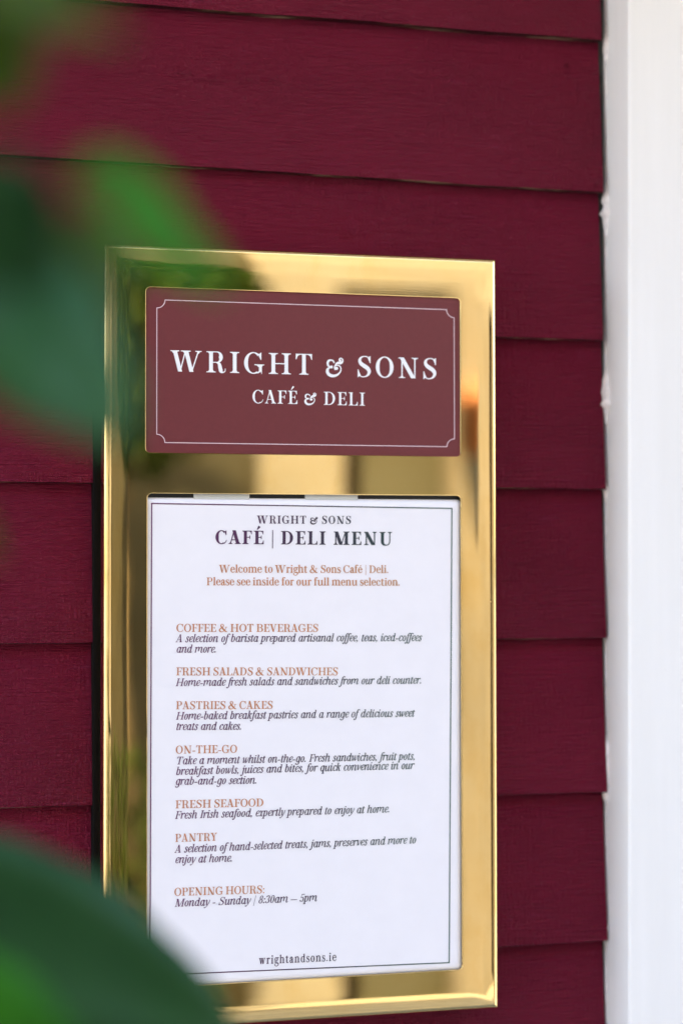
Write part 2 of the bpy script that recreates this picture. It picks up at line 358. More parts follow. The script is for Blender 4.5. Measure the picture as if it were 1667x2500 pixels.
def text_mesh(lines):
    """lines: (text, x0, z0, x1, z1, cap height, style). Each line is fitted from its left to its right end. Returns verts (x, z) and faces."""
    STY = {'sign': (.172, .050, .125, False), 'head': (.195, .055, .12, False), 'bold': (.225, .066, .12, False), 'caps': (.168, .060, .115, False),
           'body': (.165, .06, .11, False), 'ital': (.142, .058, .10, True), 'web': (.150, .06, .11, False)}
    VV, FF = [], []
    for text, x0, z0, x1, z1, cap, style, gap in lines:
        st, ha, sl, it = STY[style]
        gs = [glyph_mesh(c, st, ha, sl, it) for c in text]
        nat = sum(g[2] for g in gs)
        tr = gap*(len(text)-1)
        sx = (math.hypot(x1-x0, z1-z0)/cap-tr)/nat        # horizontal scale after tracking
        ang = math.atan2(z1-z0, x1-x0); ca, sa = math.cos(ang), math.sin(ang)
        pen = 0.
        for (V, Fc, adv), c in zip(gs, text):
            b = len(VV)
            for (u, v) in V:
                u2 = (pen+u*sx+(v*.24 if it else 0))*cap; v2 = v*cap
                VV.append((x0+u2*ca-v2*sa, z0+u2*sa+v2*ca))
            FF += [[i+b for i in f] for f in Fc]
            pen += adv*sx+gap
    return VV, FF
# ---------------------------------------------------------------- helpers
def obj(name, verts, faces, m, parent=None, smooth=False):
    me = bpy.data.meshes.new(name); me.from_pydata([tuple(v) for v in verts], [], faces); me.update()
    if smooth:
        for p in me.polygons: p.use_smooth = True
    for mm in (m if isinstance(m, (list, tuple)) else [m]): me.materials.append(mm)
    o = bpy.data.objects.new(name, me); C.objects.link(o)
    if parent:
        o.parent = parent
        o.matrix_parent_inverse = Matrix.Translation(-Vector(parent.location)) if parent.type == 'EMPTY' else Matrix.Identity(4)
    return o
def thing(name, label, cat, loc=(0, 0, 0), group=None):
    o = bpy.data.objects.new(name, None); C.objects.link(o); o.location = loc; o.empty_display_size = .05
    tag(o, label, cat, group); return o
def tag(o, label, cat, group=None):
    o['label'] = label; o['category'] = cat
    if group: o['group'] = group
def box(V, Fc, x0, x1, y0, y1, z0, z1):
    b = len(V); V += [(x, y, z) for z in (z0, z1) for y in (y0, y1) for x in (x0, x1)]
    Fc += [[b+i for i in f] for f in ((0, 2, 3, 1), (4, 5, 7, 6), (0, 1, 5, 4), (2, 6, 7, 3), (0, 4, 6, 2), (1, 3, 7, 5))]
def boxes(name, L, m, parent=None, bevel=0):
    V, Fc = [], []
    for b in L: box(V, Fc, *b)
    o = obj(name, V, Fc, m, parent)
    if bevel:
        md = o.modifiers.new('bevel', 'BEVEL'); md.width = bevel; md.segments = 2
    return o

# ---------------------------------------------------------------- materials
class Mat:
    def __init__(s, name):
        s.m = bpy.data.materials.new(name); s.m.use_nodes = True; s.t = s.m.node_tree; s.b = s.t.nodes['Principled BSDF']
    def n(s, kind, **kw):
        q = s.t.nodes.new('ShaderNode'+kind)
        for k, v in kw.items():
            if k.startswith('i_'):
                q.inputs[k[2:].replace('_', ' ')].default_value = v
            else: setattr(q, k, v)
        return q
    def l(s, a, b): s.t.links.new(a, b)
    def set(s, **kw):
        for k, v in kw.items(): s.b.inputs[k.replace('_', ' ')].default_value = v if not isinstance(v, tuple) or len(v) == 4 else v+(1,)
        return s
    def coord(s, scale=(1, 1, 1), kind='Object'):
        c = s.n('TexCoord'); mp = s.n('Mapping'); mp.inputs['Scale'].default_value = scale; s.l(c.outputs[kind], mp.inputs[0]); return mp
    def noise(s, scale=(1, 1, 1), sc=1, det=3, rough=.55, vec=None):
        q = s.n('TexNoise'); q.inputs['Scale'].default_value = sc; q.inputs['Detail'].default_value = det; q.inputs['Roughness'].default_value = rough
        mp = s.coord(scale); s.l((vec or mp).outputs[0], q.inputs['Vector']); return q
    def ramp(s, src, stops, interp='LINEAR'):
        r = s.n('ValToRGB'); e = r.color_ramp.elements; r.color_ramp.interpolation = interp
        while len(e) < len(stops): e.new(.5)
        for el, (p, c) in zip(e, stops):
            el.position = p; el.color = c+(1,) if len(c) == 3 else c
        s.l(src, r.inputs[0]); return r
    def math(s, op, a, b=None, clamp=False):
        q = s.n('Math'); q.operation = op; q.use_clamp = clamp
        for i, v in enumerate((a, b)):
            if v is None: continue
            if isinstance(v, (int, float)): q.inputs[i].default_value = v
            else: s.l(v, q.inputs[i])
        return q.outputs[0]
    def mix(s, f, a, b):
        q = s.n('Mix'); q.data_type = 'RGBA'
        for sock, v in ((q.inputs[0], f), (q.inputs[6], a), (q.inputs[7], b)):
            if isinstance(v, (int, float)): sock.default_value = v
            elif isinstance(v, tuple): sock.default_value = v+(1,)
            else: s.l(v, sock)
        return q.outputs[2]
    def bump(s, h, strength=.3, dist=.001):
        q = s.n('Bump'); q.inputs['Strength'].default_value = strength; q.inputs['Distance'].default_value = dist
        s.l(h, q.inputs['Height']); s.l(q.outputs[0], s.b.inputs['Normal']); return q

def board_paint():
    k = Mat('burgundy_gloss_paint')
    tc = k.n('TexCoord'); oi = k.n('ObjectInfo')
    off = k.n('VectorMath'); off.operation = 'MULTIPLY_ADD'
    cmb = k.n('CombineXYZ'); k.l(oi.outputs['Random'], cmb.inputs[0]); k.l(oi.outputs['Random'], cmb.inputs[2])
    k.l(cmb.outputs[0], off.inputs[0]); off.inputs[1].default_value = (7.3, 0, 3.1); k.l(tc.outputs['Object'], off.inputs[2])
    def nz(scale, det=3, rough=.6, raw=False):
        mp = k.n('Mapping'); mp.inputs['Scale'].default_value = scale; k.l(tc.outputs['Object'] if raw else off.outputs[0], mp.inputs[0])
        q = k.n('TexNoise'); q.inputs['Scale'].default_value = 1; q.inputs['Detail'].default_value = det; q.inputs['Roughness'].default_value = rough
        k.l(mp.outputs[0], q.inputs['Vector']); return q.outputs['Fac']
    grain = nz((14, 60, 520), 4, .65); brush = nz((55, 60, 900), 2, .5); fleck = nz((420, 300, 300), 2, .6); weave = nz((330, 60, 40), 2, .5)
    cloud = nz((3.5, 3.5, 6), 3, .5)
    rough = k.math('SUBTRACT', nz((6, 6, 9), 2, .5), .42); rough = k.math('MULTIPLY', rough, 5, True)
    h = k.math('ADD', k.math('MULTIPLY', grain, 1.0), k.math('MULTIPLY', brush, .45))
    h = k.math('ADD', h, k.math('MULTIPLY', k.math('ADD', fleck, k.math('MULTIPLY', weave, .8)), k.math('ADD', .18, k.math('MULTIPLY', rough, .5))))
    for (x, z, rx, rz, amp) in ((-.105, .508, .012, .007, 3.2), (-.075, .504, .022, .0035, 2.2), (-.045, .5065, .014, .006, 2.6), (-.018, .5055, .013, .004, 2.4), (-.15, .515, .02, .022, 1.6), (.054, .371, .013, .011, 2.2), (.27, .54, .002, .002, 4.0)):
        v = k.n('VectorMath'); v.operation = 'SUBTRACT'; k.l(tc.outputs['Object'], v.inputs[0]); v.inputs[1].default_value = (x, .05, z)
        v2 = k.n('VectorMath'); v2.operation = 'MULTIPLY'; k.l(v.outputs[0], v2.inputs[0]); v2.inputs[1].default_value = (1/rx, 0, 1/rz)
        ln = k.n('VectorMath'); ln.operation = 'LENGTH'; k.l(v2.outputs[0], ln.inputs[0])
        f = k.math('SUBTRACT', 1, ln.outputs['Value'], True)
        h = k.math('ADD', h, k.math('MULTIPLY', k.math('MULTIPLY', f, amp), nz((190, 100, 210), 3, .6, True)))
    k.bump(h, 1.0, .0042)
    col = k.ramp(cloud, [(.3, (.132, .0030, .0200)), (.7, (.170, .0042, .0260))]).outputs[0]
    scuff = k.ramp(nz((22, 60, 210), 5, .7), [(.60, (0, 0, 0)), (.74, (.30, .30, .30))]).outputs[0]
    col = k.mix(scuff, col, (.24, .030, .085))
    # the lapped lower edge: bare and dirty timber where the paint has gone
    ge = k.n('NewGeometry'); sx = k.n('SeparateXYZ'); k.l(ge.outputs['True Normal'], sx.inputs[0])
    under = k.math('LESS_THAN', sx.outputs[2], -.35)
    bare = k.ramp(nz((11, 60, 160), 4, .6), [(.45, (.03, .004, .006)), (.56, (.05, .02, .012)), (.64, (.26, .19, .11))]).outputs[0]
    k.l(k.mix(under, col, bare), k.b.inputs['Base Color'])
    rr = k.math('ADD', .38, k.math('MULTIPLY', fleck, .16)); k.l(rr, k.b.inputs['Roughness'])
    k.set(Specular_IOR_Level=.19)
    return k.m

def simple(name, col, rough=.5, metal=0., var=.0, sc=20, bump=0, bsc=200, spec=.5):
    k = Mat(name); k.set(Roughness=rough, Metallic=metal, Specular_IOR_Level=spec)
    n1 = k.noise(sc=sc, det=4)
    k.l(k.ramp(n1.outputs['Fac'], [(.3, tuple(c*(1-var) for c in col)), (.7, tuple(min(1, c*(1+var)) for c in col))]).outputs[0], k.b.inputs['Base Color'])
    if bump: k.bump(k.noise(sc=bsc, det=3).outputs['Fac'], bump, .001)
    return k.m

def brass_mat():
    k = Mat('polished_brass'); k.set(Metallic=1.)
    sm = k.noise(sc=16, det=5, rough=.65); tn = k.noise((1, 1, .6), 11, 6, .7)
    clean = k.ramp(sm.outputs['Fac'], [(.3, (.88, .665, .31)), (.75, (.85, .61, .25))]).outputs[0]
    k.l(k.mix(k.ramp(tn.outputs['Fac'], [(.52, (0, 0, 0)), (.72, (.75, .75, .75))]).outputs[0], clean, (.80, .53, .17)), k.b.inputs['Base Color'])
    dust = k.noise(sc=420, det=2)
    d = k.ramp(dust.outputs['Fac'], [(.70, (0, 0, 0)), (.78, (1, 1, 1))]).outputs[0]
    r = k.ramp(k.noise(sc=9, det=5, rough=.7).outputs['Fac'], [(.35, (.012,)*3), (.6, (.02,)*3), (.8, (.07,)*3)]).outputs[0]
    k.l(k.math('ADD', r, k.math('MULTIPLY', d, .25)), k.b.inputs['Roughness'])
    sc1 = k.noise((30, 30, 900), 1, 2, .5).outputs['Fac']
    k.bump(k.math('ADD', k.noise(sc=7, det=1).outputs['Fac'], k.math('MULTIPLY', sc1, .0035)), .06, .01)
    return k.m

def ink(name, left, mid, right, x0=-.14, x1=.14):
    k = Mat(name); k.set(Roughness=.45, Specular_IOR_Level=.3)
    c = k.n('TexCoord'); s = k.n('SeparateXYZ'); k.l(c.outputs['Object'], s.inputs[0])
    mr = k.n('MapRange'); mr.inputs[1].default_value = x0; mr.inputs[2].default_value = x1; k.l(s.outputs[0], mr.inputs[0])
    k.l(k.ramp(mr.outputs[0], [(0., left), (.5, mid), (1., right)]).outputs[0], k.b.inputs['Base Color']); return k.m

def leaf_mat(name, dark, light, trans, rough=.38):
    k = Mat(name); k.set(Roughness=rough, Specular_IOR_Level=.12)
    n1 = k.noise(sc=30, det=3)
    k.l(k.ramp(n1.outputs['Fac'], [(.3, dark), (.7, light)]).outputs[0], k.b.inputs['Base Color'])
    tr = k.n('BsdfTranslucent'); tr.inputs[0].default_value = tuple(min(1, c*1.5) for c in light)+(1,)
    mx = k.n('MixShader'); mx.inputs[0].default_value = trans
    out = k.t.nodes['Material Output']; k.l(k.b.outputs[0], mx.inputs[1]); k.l(tr.outputs[0], mx.inputs[2]); k.l(mx.outputs[0], out.inputs[0])
    return k.m

M_BOARD = board_paint(); M_BRASS = brass_mat()
def white_paint():
    k = Mat('white_gloss_paint'); k.set(Roughness=.38)
    a = k.noise((40, 40, 2.5), 1, 4, .6).outputs['Fac']; b = k.noise((900, 900, 12), 1, 2, .5).outputs['Fac']; d = k.noise((1, 1, 1), 260, 2, .5).outputs['Fac']
    base = k.ramp(a, [(.3, (.83, .81, .785)), (.7, (.87, .85, .83))]).outputs[0]
    sp = k.ramp(d, [(.74, (0, 0, 0)), (.80, (.5, .5, .5))]).outputs[0]
    k.l(k.mix(sp, base, (.45, .40, .36)), k.b.inputs['Base Color'])
    k.bump(k.math('ADD', a, k.math('MULTIPLY', b, .5)), .25, .0012)
    return k.m
M_WHITE = white_paint()
M_CAULK = simple('pale_sealant', (.74, .68, .66), .6, var=.25, sc=120, bump=.6, bsc=300)
M_GAP = simple('weathered_timber', (.045, .05, .045), .9, var=.5, sc=60, bump=.5, bsc=200)
M_PANEL = simple('maroon_print', (.150, .031, .036), .30, var=.03, sc=300, bump=.04, bsc=900, spec=.35)
M_LETTER = simple('white_print', (.86, .86, .88), .4)
M_RULE = simple('pink_white_print', (.74, .56, .60), .4)
M_PAPER = simple('white_card', (.85, .82, .845), .32, var=.012, sc=40, bump=.02, bsc=25)
M_BLACK = simple('black_backing', (.012, .012, .014), .4)
M_SHADE = simple('shade_black', (.004, .003, .003), .8, spec=.1)  # near-black colour carrying the contact shadow beside the case
M_TAB = simple('pale_grey_card', (.55, .55, .52), .6)
M_INK = ink('dark_ink', (.120, .018, .098), (.054, .034, .064), (.014, .082, .055))
M_COPPER = ink('copper_ink', (.50, .205, .105), (.52, .215, .09), (.47, .235, .085))

# ---------------------------------------------------------------- ground
GZ = -1.52
def ground_mat():
    k = Mat('grey_paving'); k.set(Roughness=.8)
    br = k.n('TexBrick'); br.offset = .5; k.l(k.coord((1, 1, 1)).outputs[0], br.inputs[0])
    br.inputs['Scale'].default_value = 2.2; br.inputs['Mortar Size'].default_value = .012
    br.inputs[1].default_value = (.20, .19, .17, 1); br.inputs[2].default_value = (.25, .24, .215, 1); br.inputs[3].default_value = (.10, .095, .09, 1)
    k.l(br.outputs[0], k.b.inputs['Base Color']); return k.m
g = obj('ground', [(-120, -120, GZ), (120, -120, GZ), (120, 120, GZ), (-120, 120, GZ)], [[0, 1, 2, 3]], ground_mat()); g['kind'] = 'structure'

# ---------------------------------------------------------------- burgundy clapboard wall
wall = thing('clapboard_wall', 'burgundy painted timber clapboard wall behind the brass menu case', 'wall', (-1, .06, GZ))
XL, XR = -3.2, .3035
known = {0: (.5656, .5638), 1: (.4227, .4166), 2: (.2779, .2745), 3: (.1341, .1327), 4: (-.0076, -.0094), 5: (-.1510, -.1550), 6: (-.2965, -.2957)}
YF, YT = .044, .0570
def board(i, right=False):
    rnd = random.Random(100+i)
    if i in known: zl, zr = known[i]
    elif i < 0: zl = zr = .5647-i*.1433
    else: zl = zr = -.296-(i-6)*.1433
    up = known.get(i-1, (None, None)); topz = (up[0]-zl if up[0] else .1433)+.02
    xs = [XL, -2, -1.2, -.7]+[-.4+.006*k for k in range(117)]
    xe = XR+rnd.uniform(-.0012, .0012); xs = [x for x in xs if x < xe-.003]+[xe]
    if right: xs = [.4935+.03*k for k in range(71)]
    V, Fc = [], []
    for x in xs:
        t = (max(x, -.4)+.266)/(.303+.266)
        wob = noise.noise(Vector((x*9, i*3.7, 0)))*.0009+noise.noise(Vector((x*60, i*3.7, 5)))*.00035
        wy = noise.noise(Vector((x*4, i*2.1, 9)))*.0006
        zb = zl+(zr-zl)*t+wob
        for (y, z) in ((.0585, zb+.0012), (YF+.0022+wy, zb), (YF+.0004+wy, zb+.0007), (YF+wy, zb+.0022), (YF+.0012+wy, zb+.016),
                       (YF+.006, zb+topz*.45), (YT, zb+topz), (.0590, zb+topz)):
            V.append((x, y, z))
    n = 8
    for a in range(len(xs)-1):
        for b in range(n):
            Fc.append([a*n+b, a*n+(b+1) % n, (a+1)*n+(b+1) % n, (a+1)*n+b])
    Fc.append(list(range(n))[::-1]); Fc.append([(len(xs)-1)*n+b for b in range(n)])
    o = obj('weatherboard', V, Fc, M_BOARD, wall, True)
    md = o.modifiers.new('edges', 'EDGE_SPLIT'); md.split_angle = math.radians(38)
    return o
for i in range(-16, 16):
    if (known.get(i) or (-.296-(i-6)*.1433 if i > 6 else 9,))[0] > GZ-.02: board(i); board(i, True)
boxes('sheathing', [(XL, .312, .0592, .20, GZ, 2.85), (.47, 2.6, .0592, .20, GZ, 2.85)], M_GAP, wall)

canopy = thing('sky_block_canopy', 'unseen white canopy added above the boards to block sky from the brass rim', 'canopy', (-1, -.3, 1.3))
boxes('sky_block_soffit', [(XL, 2.6, -.75, .04, 1.34, 1.37)], M_WHITE, canopy); boxes('sky_block_fascia', [(XL, 2.6, -.79, -.752, 1.28, 1.52)], M_WHITE, canopy, .004)  # added out of view, to keep bright sky out of the brass rim
# ---------------------------------------------------------------- white corner post
post = thing('door_post', 'white gloss painted square post along the right end of the burgundy boards', 'post', (.39, 0, GZ))
pv = []
for z, x in ((GZ, .2995), (2.85, .3228)):
    pv += [(x, .059, z), (x+.0006, .004, z), (x+.0016, .0012, z), (x+.004, .0, z), (x+.176, .0, z), (x+.18, .004, z), (x+.18, .2, z), (x, .2, z)]
pf = [[a, (a+1) % 8, 8+(a+1) % 8, 8+a] for a in range(8)]+[list(range(8))[::-1], list(range(8, 16))]
po = obj('post', pv, pf, M_WHITE, post, True); md = po.modifiers.new('edges', 'EDGE_SPLIT'); md.split_angle = math.radians(50)
# sealant squeezed between board ends and post, swollen at some laps
cv, cf = [], []
zs = [-.55+.004*k for k in range(310)]
lumps = [(.402, .016, .0042), (.345+.055, .006, .0045), (.222, .018, .0050), (-.125, .016, .0045), (-.150, .012, .0048), (-.285, .006, .0030), (.56, .01, .003), (.13, .007, .0025)]
for z in zs:
    xp = .2995+(z-GZ)/(2.85-GZ)*.0233
    f = .0006+.0006*max(0, noise.noise(Vector((z*40, 3, 1))))+max(.8*a*max(0, 1-((z-c)/(s*1.6))**2) for c, s, a in lumps)*(1.0+.9*noise.noise(Vector((z*260, 0, 2))))
    for k in range(6):
        t = k/5
        cv.append((xp-f*math.cos(t*math.pi/2)*1.1+.0002, .058-.001-f*1.9*math.sin(t*math.pi/2)-.004, z))
for a in range(len(zs)-1):
    for k in range(5): cf.append([a*6+k, a*6+k+1, a*6+k+7, a*6+k+6])
obj('sealant', cv, cf, M_CAULK, post, True)

# ---------------------------------------------------------------- brass menu case
case = thing('menu_case', 'polished brass menu case with two windows screwed to the burgundy boards', 'display case', (0, .05, -.34))
FX, FZ = .18, .34172
def rrect(x0, x1, z0, z1, r, n=6):
    P = []
    for cx, cz, a in ((x1-r, z1-r, 0), (x0+r, z1-r, 90), (x0+r, z0+r, 180), (x1-r, z0+r, 270)):
        for k in range(n+1):
            t = math.radians(a+90*k/n); P.append((cx+r*math.cos(t), cz+r*math.sin(t)))
    return P
TOPWIN = (-.1434, .1447, .1594, .3043); LOWWIN = (-.1420, .1447, -.3042, .1243)
def inside(p, P):
    c = False
    for i in range(len(P)):
        (x0, y0), (x1, y1) = P[i-1], P[i]
        if (y0 > p[1]) != (y1 > p[1]) and p[0] < (x1-x0)*(p[1]-y0)/(y1-y0)+x0: c = not c
    return c
def plate_profile():
    """(inset from the edge, depth) of the pressed brass face: flat, slow fall, rolled rim, return."""
    prof = []
    for k in range(17):
        d = .024-(.024-.0052)*k/16; prof.append((d, .0008*((.024-d)/.0188)**2.6))
    y0 = prof[-1][1]
    for k in range(1, 15):
        a = math.pi/2*k/14; d = .0052-.0052*math.sin(a)**1.1; prof.append((d, y0+.0048*(1-math.cos(a))**1.1))
    return prof
prof = plate_profile()
V, Fc = [], []
r0 = prof[0][0]
outer = [(-FX+r0, -FZ+r0), (FX-r0, -FZ+r0), (FX-r0, FZ-r0), (-FX+r0, FZ-r0)]
h1, h2 = rrect(*TOPWIN, .0042), rrect(*LOWWIN, .0042)
# outer loop subdivided so that it meets the rim strips
NS = 24
def loop_pts(d):
    c = [(-FX+d, -FZ+d), (FX-d, -FZ+d), (FX-d, FZ-d), (-FX+d, FZ-d)]
    return [(c[s][0]+(c[(s+1) % 4][0]-c[s][0])*k/NS, c[s][1]+(c[(s+1) % 4][1]-c[s][1])*k/NS) for s in range(4) for k in range(NS)]
ol = loop_pts(r0)
pts = ol+h1+h2
edges = []
b = 0
for L_ in (ol, h1, h2):
    edges += [(b+i, b+(i+1) % len(L_)) for i in range(len(L_))]; b += len(L_)
cv_, ce_, cf_, ov_, oe_, of_ = mathutils.geometry.delaunay_2d_cdt([Vector(p) for p in pts], edges, [], 0, 1e-6)
inv = {}
for i, p in enumerate(cv_): V.append((p[0], 0., p[1]))
for f in cf_:
    c = (sum(cv_[i][0] for i in f)/len(f), sum(cv_[i][1] for i in f)/len(f))
    if inside(c, ol) and not inside(c, h1) and not inside(c, h2): Fc.append(list(f))
first = []
for p in ol:
    first.append(min(range(len(cv_)), key=lambda i: (cv_[i][0]-p[0])**2+(cv_[i][1]-p[1])**2))
prev = first
n4 = 4*NS
split_from = next(i for i, (d, y) in enumerate(prof) if d < .0056)
for j, (d, y) in enumerate(prof[1:], 1):
    if j > split_from: break
    b = len(V); V += [(x, y, z) for x, z in loop_pts(d)]; cur = list(range(b, b+n4))
    for i in range(n4): Fc.append([prev[i], prev[(i+1) % n4], cur[(i+1) % n4], cur[i]])
    prev = cur
face_V, face_F = V, Fc
fp = obj('face_plate', face_V, face_F, M_BRASS, case, True)
bm = bmesh.new(); bm.from_mesh(fp.data); bmesh.ops.recalc_face_normals(bm, faces=bm.faces[:])
if sum(f.normal.y*f.calc_area() for f in bm.faces) > 0: bmesh.ops.reverse_faces(bm, faces=bm.faces[:])
bm.to_mesh(fp.data); bm.free()
for p in fp.data.polygons: p.use_smooth = True
# rolled rim and return: four mitred strips, each with its own corner vertices
V, Fc = [], []
rim = prof[split_from:]
for s in range(4):
    b = len(V)
    for d, y in rim+[(0., rim[-1][1]+.0004), (0., .0505)]:
        c = [(-FX+d, -FZ+d), (FX-d, -FZ+d), (FX-d, FZ-d), (-FX+d, FZ-d)]; p0, p1 = c[s], c[(s+1) % 4]
        for k in range(NS+1): V.append((p0[0]+(p1[0]-p0[0])*k/NS, y, p0[1]+(p1[1]-p0[1])*k/NS))
    m = len(rim)+2
    for j in range(m-1):
        for k in range(NS): Fc.append([b+j*(NS+1)+k, b+j*(NS+1)+k+1, b+(j+1)*(NS+1)+k+1, b+(j+1)*(NS+1)+k])
obj('rim', V, Fc, M_BRASS, case, True)
# cut edges of the two windows
for q in (TOPWIN, LOWWIN):
    e = .00045; V, Fc = [], []
    for dd, y in ((-e, -.00006), (0, -.00012), (e*.6, .0003), (e*.6, .0016)):
        V += [(x, y, z) for x, z in rrect(q[0]+dd, q[1]-dd, q[2]+dd, q[3]-dd, .0042-dd)]
    n = len(V)//4
    for j in range(3): Fc += [[j*n+i, j*n+(i+1) % n, (j+1)*n+(i+1) % n, (j+1)*n+i] for i in range(n)]
    obj('window_edge', V, Fc, M_BRASS, case)
boxes('shade_strip', [(-.1836, .1836, .0425, .0575, -.3453, .3453)], M_SHADE, case, .001)  # added dark strip: stands in for the contact shadow on the boards
boxes('backing_board', [(-.165, .165, .0062, .012, -.325, .325)], M_BLACK, case)

def sheet(x0, x1, z0, z1, r, yfront, soft, drop, name, m, parent=None):
    """A panel whose face rolls away softly over the last few millimetres."""
    V, Fc = [], []; prev = None
    for k in range(9):
        a = k/8; d = soft*(1-a)**1.0; y = yfront+drop*(a**2.4)
        P = rrect(x0+d, x1-d, z0+d, z1-d, max(r-d*.2, .0012) if d < r else r)
        b = len(V); V += [(x, y, z) for x, z in P]; n = len(P)
        if prev is None: Fc.append([b+i for i in range(n)])
        else: Fc += [[prev+i, prev+(i+1) % n, b+(i+1) % n, b+i] for i in range(n)]
        prev = b
    b = len(V); V += [(x, y+.0015, z) for x, z in P]; Fc += [[prev+i, prev+(i+1) % n, b+(i+1) % n, b+i] for i in range(n)]
    Fc.append([b+i for i in range(n)][::-1])
    o = obj(name, V, Fc, m, parent, True)
    bm = bmesh.new(); bm.from_mesh(o.data); bmesh.ops.recalc_face_normals(bm, faces=bm.faces[:]); bm.to_mesh(o.data); bm.free()
    for p in o.data.polygons: p.use_smooth = len(p.vertices) == 4
    return o
def lines_mesh(name, L, y, m, parent):
    V2, F2 = text_mesh(L)
    return obj(name, [(x, y, z) for x, z in V2], F2, m, parent)
def stroke(name, path, wd, y, m, parent, closed=True):
    n = len(path); V, Fc = [], []
    for i in range(n):
        p0, p1, p2 = Vector(path[i-1]), Vector(path[i]), Vector(path[(i+1) % n])
        a, b = (p1-p0).normalized(), (p2-p1).normalized()
        na, nb = Vector((-a.y, a.x)), Vector((-b.y, b.x)); mn = (na+nb).normalized(); q = wd/2/max(.35, mn.dot(na))
        V += [(p1.x+mn.x*q, y, p1.y+mn.y*q), (p1.x-mn.x*q, y, p1.y-mn.y*q)]
    for i in range(n): j = (i+1) % n; Fc.append([2*i, 2*i+1, 2*j+1, 2*j])
    return obj(name, V, Fc, m, parent)

# maroon name panel in the upper window
panel = sheet(-.147, .148, .156, .308, .003, .0017, .002, .0004, 'name_panel', M_PANEL, case)
R_ = .0072; bx0, bx1, bz0, bz1 = -.1335, .1392, .1686, .2936
path = []
for cx, cz, a in ((bx0, bz0, 90), (bx1, bz0, 180), (bx1, bz1, 270), (bx0, bz1, 360)):
    for k in range(9):
        t = math.radians(a-90*k/8); path.append((cx+R_*math.cos(t), cz+R_*math.sin(t)))
stroke('border_line', path, .0007, .00155, M_RULE, panel)
lines_mesh('lettering', [('WRIGHT', -.1210, .2311, .0070, .2310, .0186, 'sign', .15), ('@', .0186, .2312, .0352, .2310, .0184, 'sign', 0), ('SONS', .0468, .2304, .1234, .2300, .0186, 'sign', .13)], .00155, M_LETTER, panel)
lines_mesh('lettering', [('CAFÉ', -.0487, .2047, -.0072, .2047, .0117, 'sign', .07), ('@', -.0012, .2050, .0101, .2049, .0117, 'sign', 0), ('DELI', .0163, .2045, .0553, .2044, .0117, 'sign', .08)], .00155, M_LETTER, panel)

# dark slot above the sheet, with two pale tabs
boxes('paper_tab', [(-.1003, -.0507, .0030, .0061, .1195, .1275)], M_TAB, case)
boxes('paper_tab', [(.0002, .0484, .0030, .0061, .1195, .1275)], M_TAB, case)

# ---------------------------------------------------------------- printed menu in the lower window
menu = sheet(-.1450, .1465, -.3062, .1206, .0045, .0016, .0085, .0030, 'menu_sheet', M_PAPER)
tag(menu, 'white printed menu sheet with copper headings in lower window of the brass case', 'menu')
YI = .0013
stroke('border_line', [(-.1390, -.2934), (.1326, -.2976), (.1365, .1125), (-.1379, .1153)], .00095, YI, M_INK, menu)
lines_mesh('heading', [('WRIGHT @ SONS', -.0441, .0982, .0420, .0981, .0070, 'head', .10)], YI, M_INK, menu)
lines_mesh('heading', [('CAFÉ | DELI MENU', -.0820, .0801, .0805, .0790, .0119, 'bold', .09)], YI, M_INK, menu)
lines_mesh('greeting', [('Welcome to Wright & Sons Café | Deli.', -.0783, .0549, .0766, .0540, .0068, 'body', 0), ('Please see inside for our full menu selection.', -.0896, .0438, .0872, .0426, .0068, 'body', 0)], YI, M_COPPER, menu)
HEADS = [('COFFEE & HOT BEVERAGES', -.1164, .0033, .0117, .0019), ('FRESH SALADS & SANDWICHES', -.1164, -.0346, .0297, -.0370), ('PASTRIES & CAKES', -.1166, -.0641, -.0298, -.0656),
         ('ON-THE-GO', -.1169, -.1027, -.0619, -.1034), ('FRESH SEAFOOD', -.1170, -.1502, -.0381, -.1511), ('PANTRY', -.1172, -.1793, -.0798, -.1796), ('OPENING HOURS:', -.1180, -.2260, -.0373, -.2274)]
for h in HEADS: lines_mesh('heading', [h+(.0069, 'caps', 0)], YI, M_COPPER, menu)
BODY = [[('A selection of barista prepared artisanal coffee, teas, iced-coffees', -.1170, -.0057, .1071, -.0074), ('and more.', -.1166, -.0148, -.0810, -.0153)],
        [('Home-made fresh salads and sandwiches from our deli counter.', -.1170, -.0440, .1070, -.0458)],
        [('Home-baked breakfast pastries and a range of delicious sweet', -.1168, -.0732, .1000, -.0754), ('treats and cakes.', -.1168, -.0822, -.0584, -.0833)],
        [('Take a moment whilst on-the-go. Fresh sandwiches, fruit pots,', -.1168, -.1121, .1007, -.1141), ('breakfast bowls, juices and bites, for quick convenience in our', -.1168, -.1212, .0994, -.1223), ('grab-and-go section.', -.1172, -.1298, -.0447, -.1310)],
        [('Fresh Irish seafood, expertly prepared to enjoy at home.', -.1175, -.1593, .0769, -.1605)],
        [('A selection of hand-selected treats, jams, preserves and more to', -.1179, -.1887, .1013, -.1891), ('enjoy at home.', -.1175, -.1977, -.0666, -.1984)],
        [('Monday - Sunday | 8:30am — 5pm', -.1179, -.2354, .0096, -.2365)]]
for bl in BODY: lines_mesh('lettering', [l+(.0067, 'ital', 0) for l in bl], YI, M_INK, menu)
lines_mesh('lettering', [('wrightandsons.ie', -.0426, -.2892, .0276, -.2901, .0071, 'web', .10)], YI, M_INK, menu)

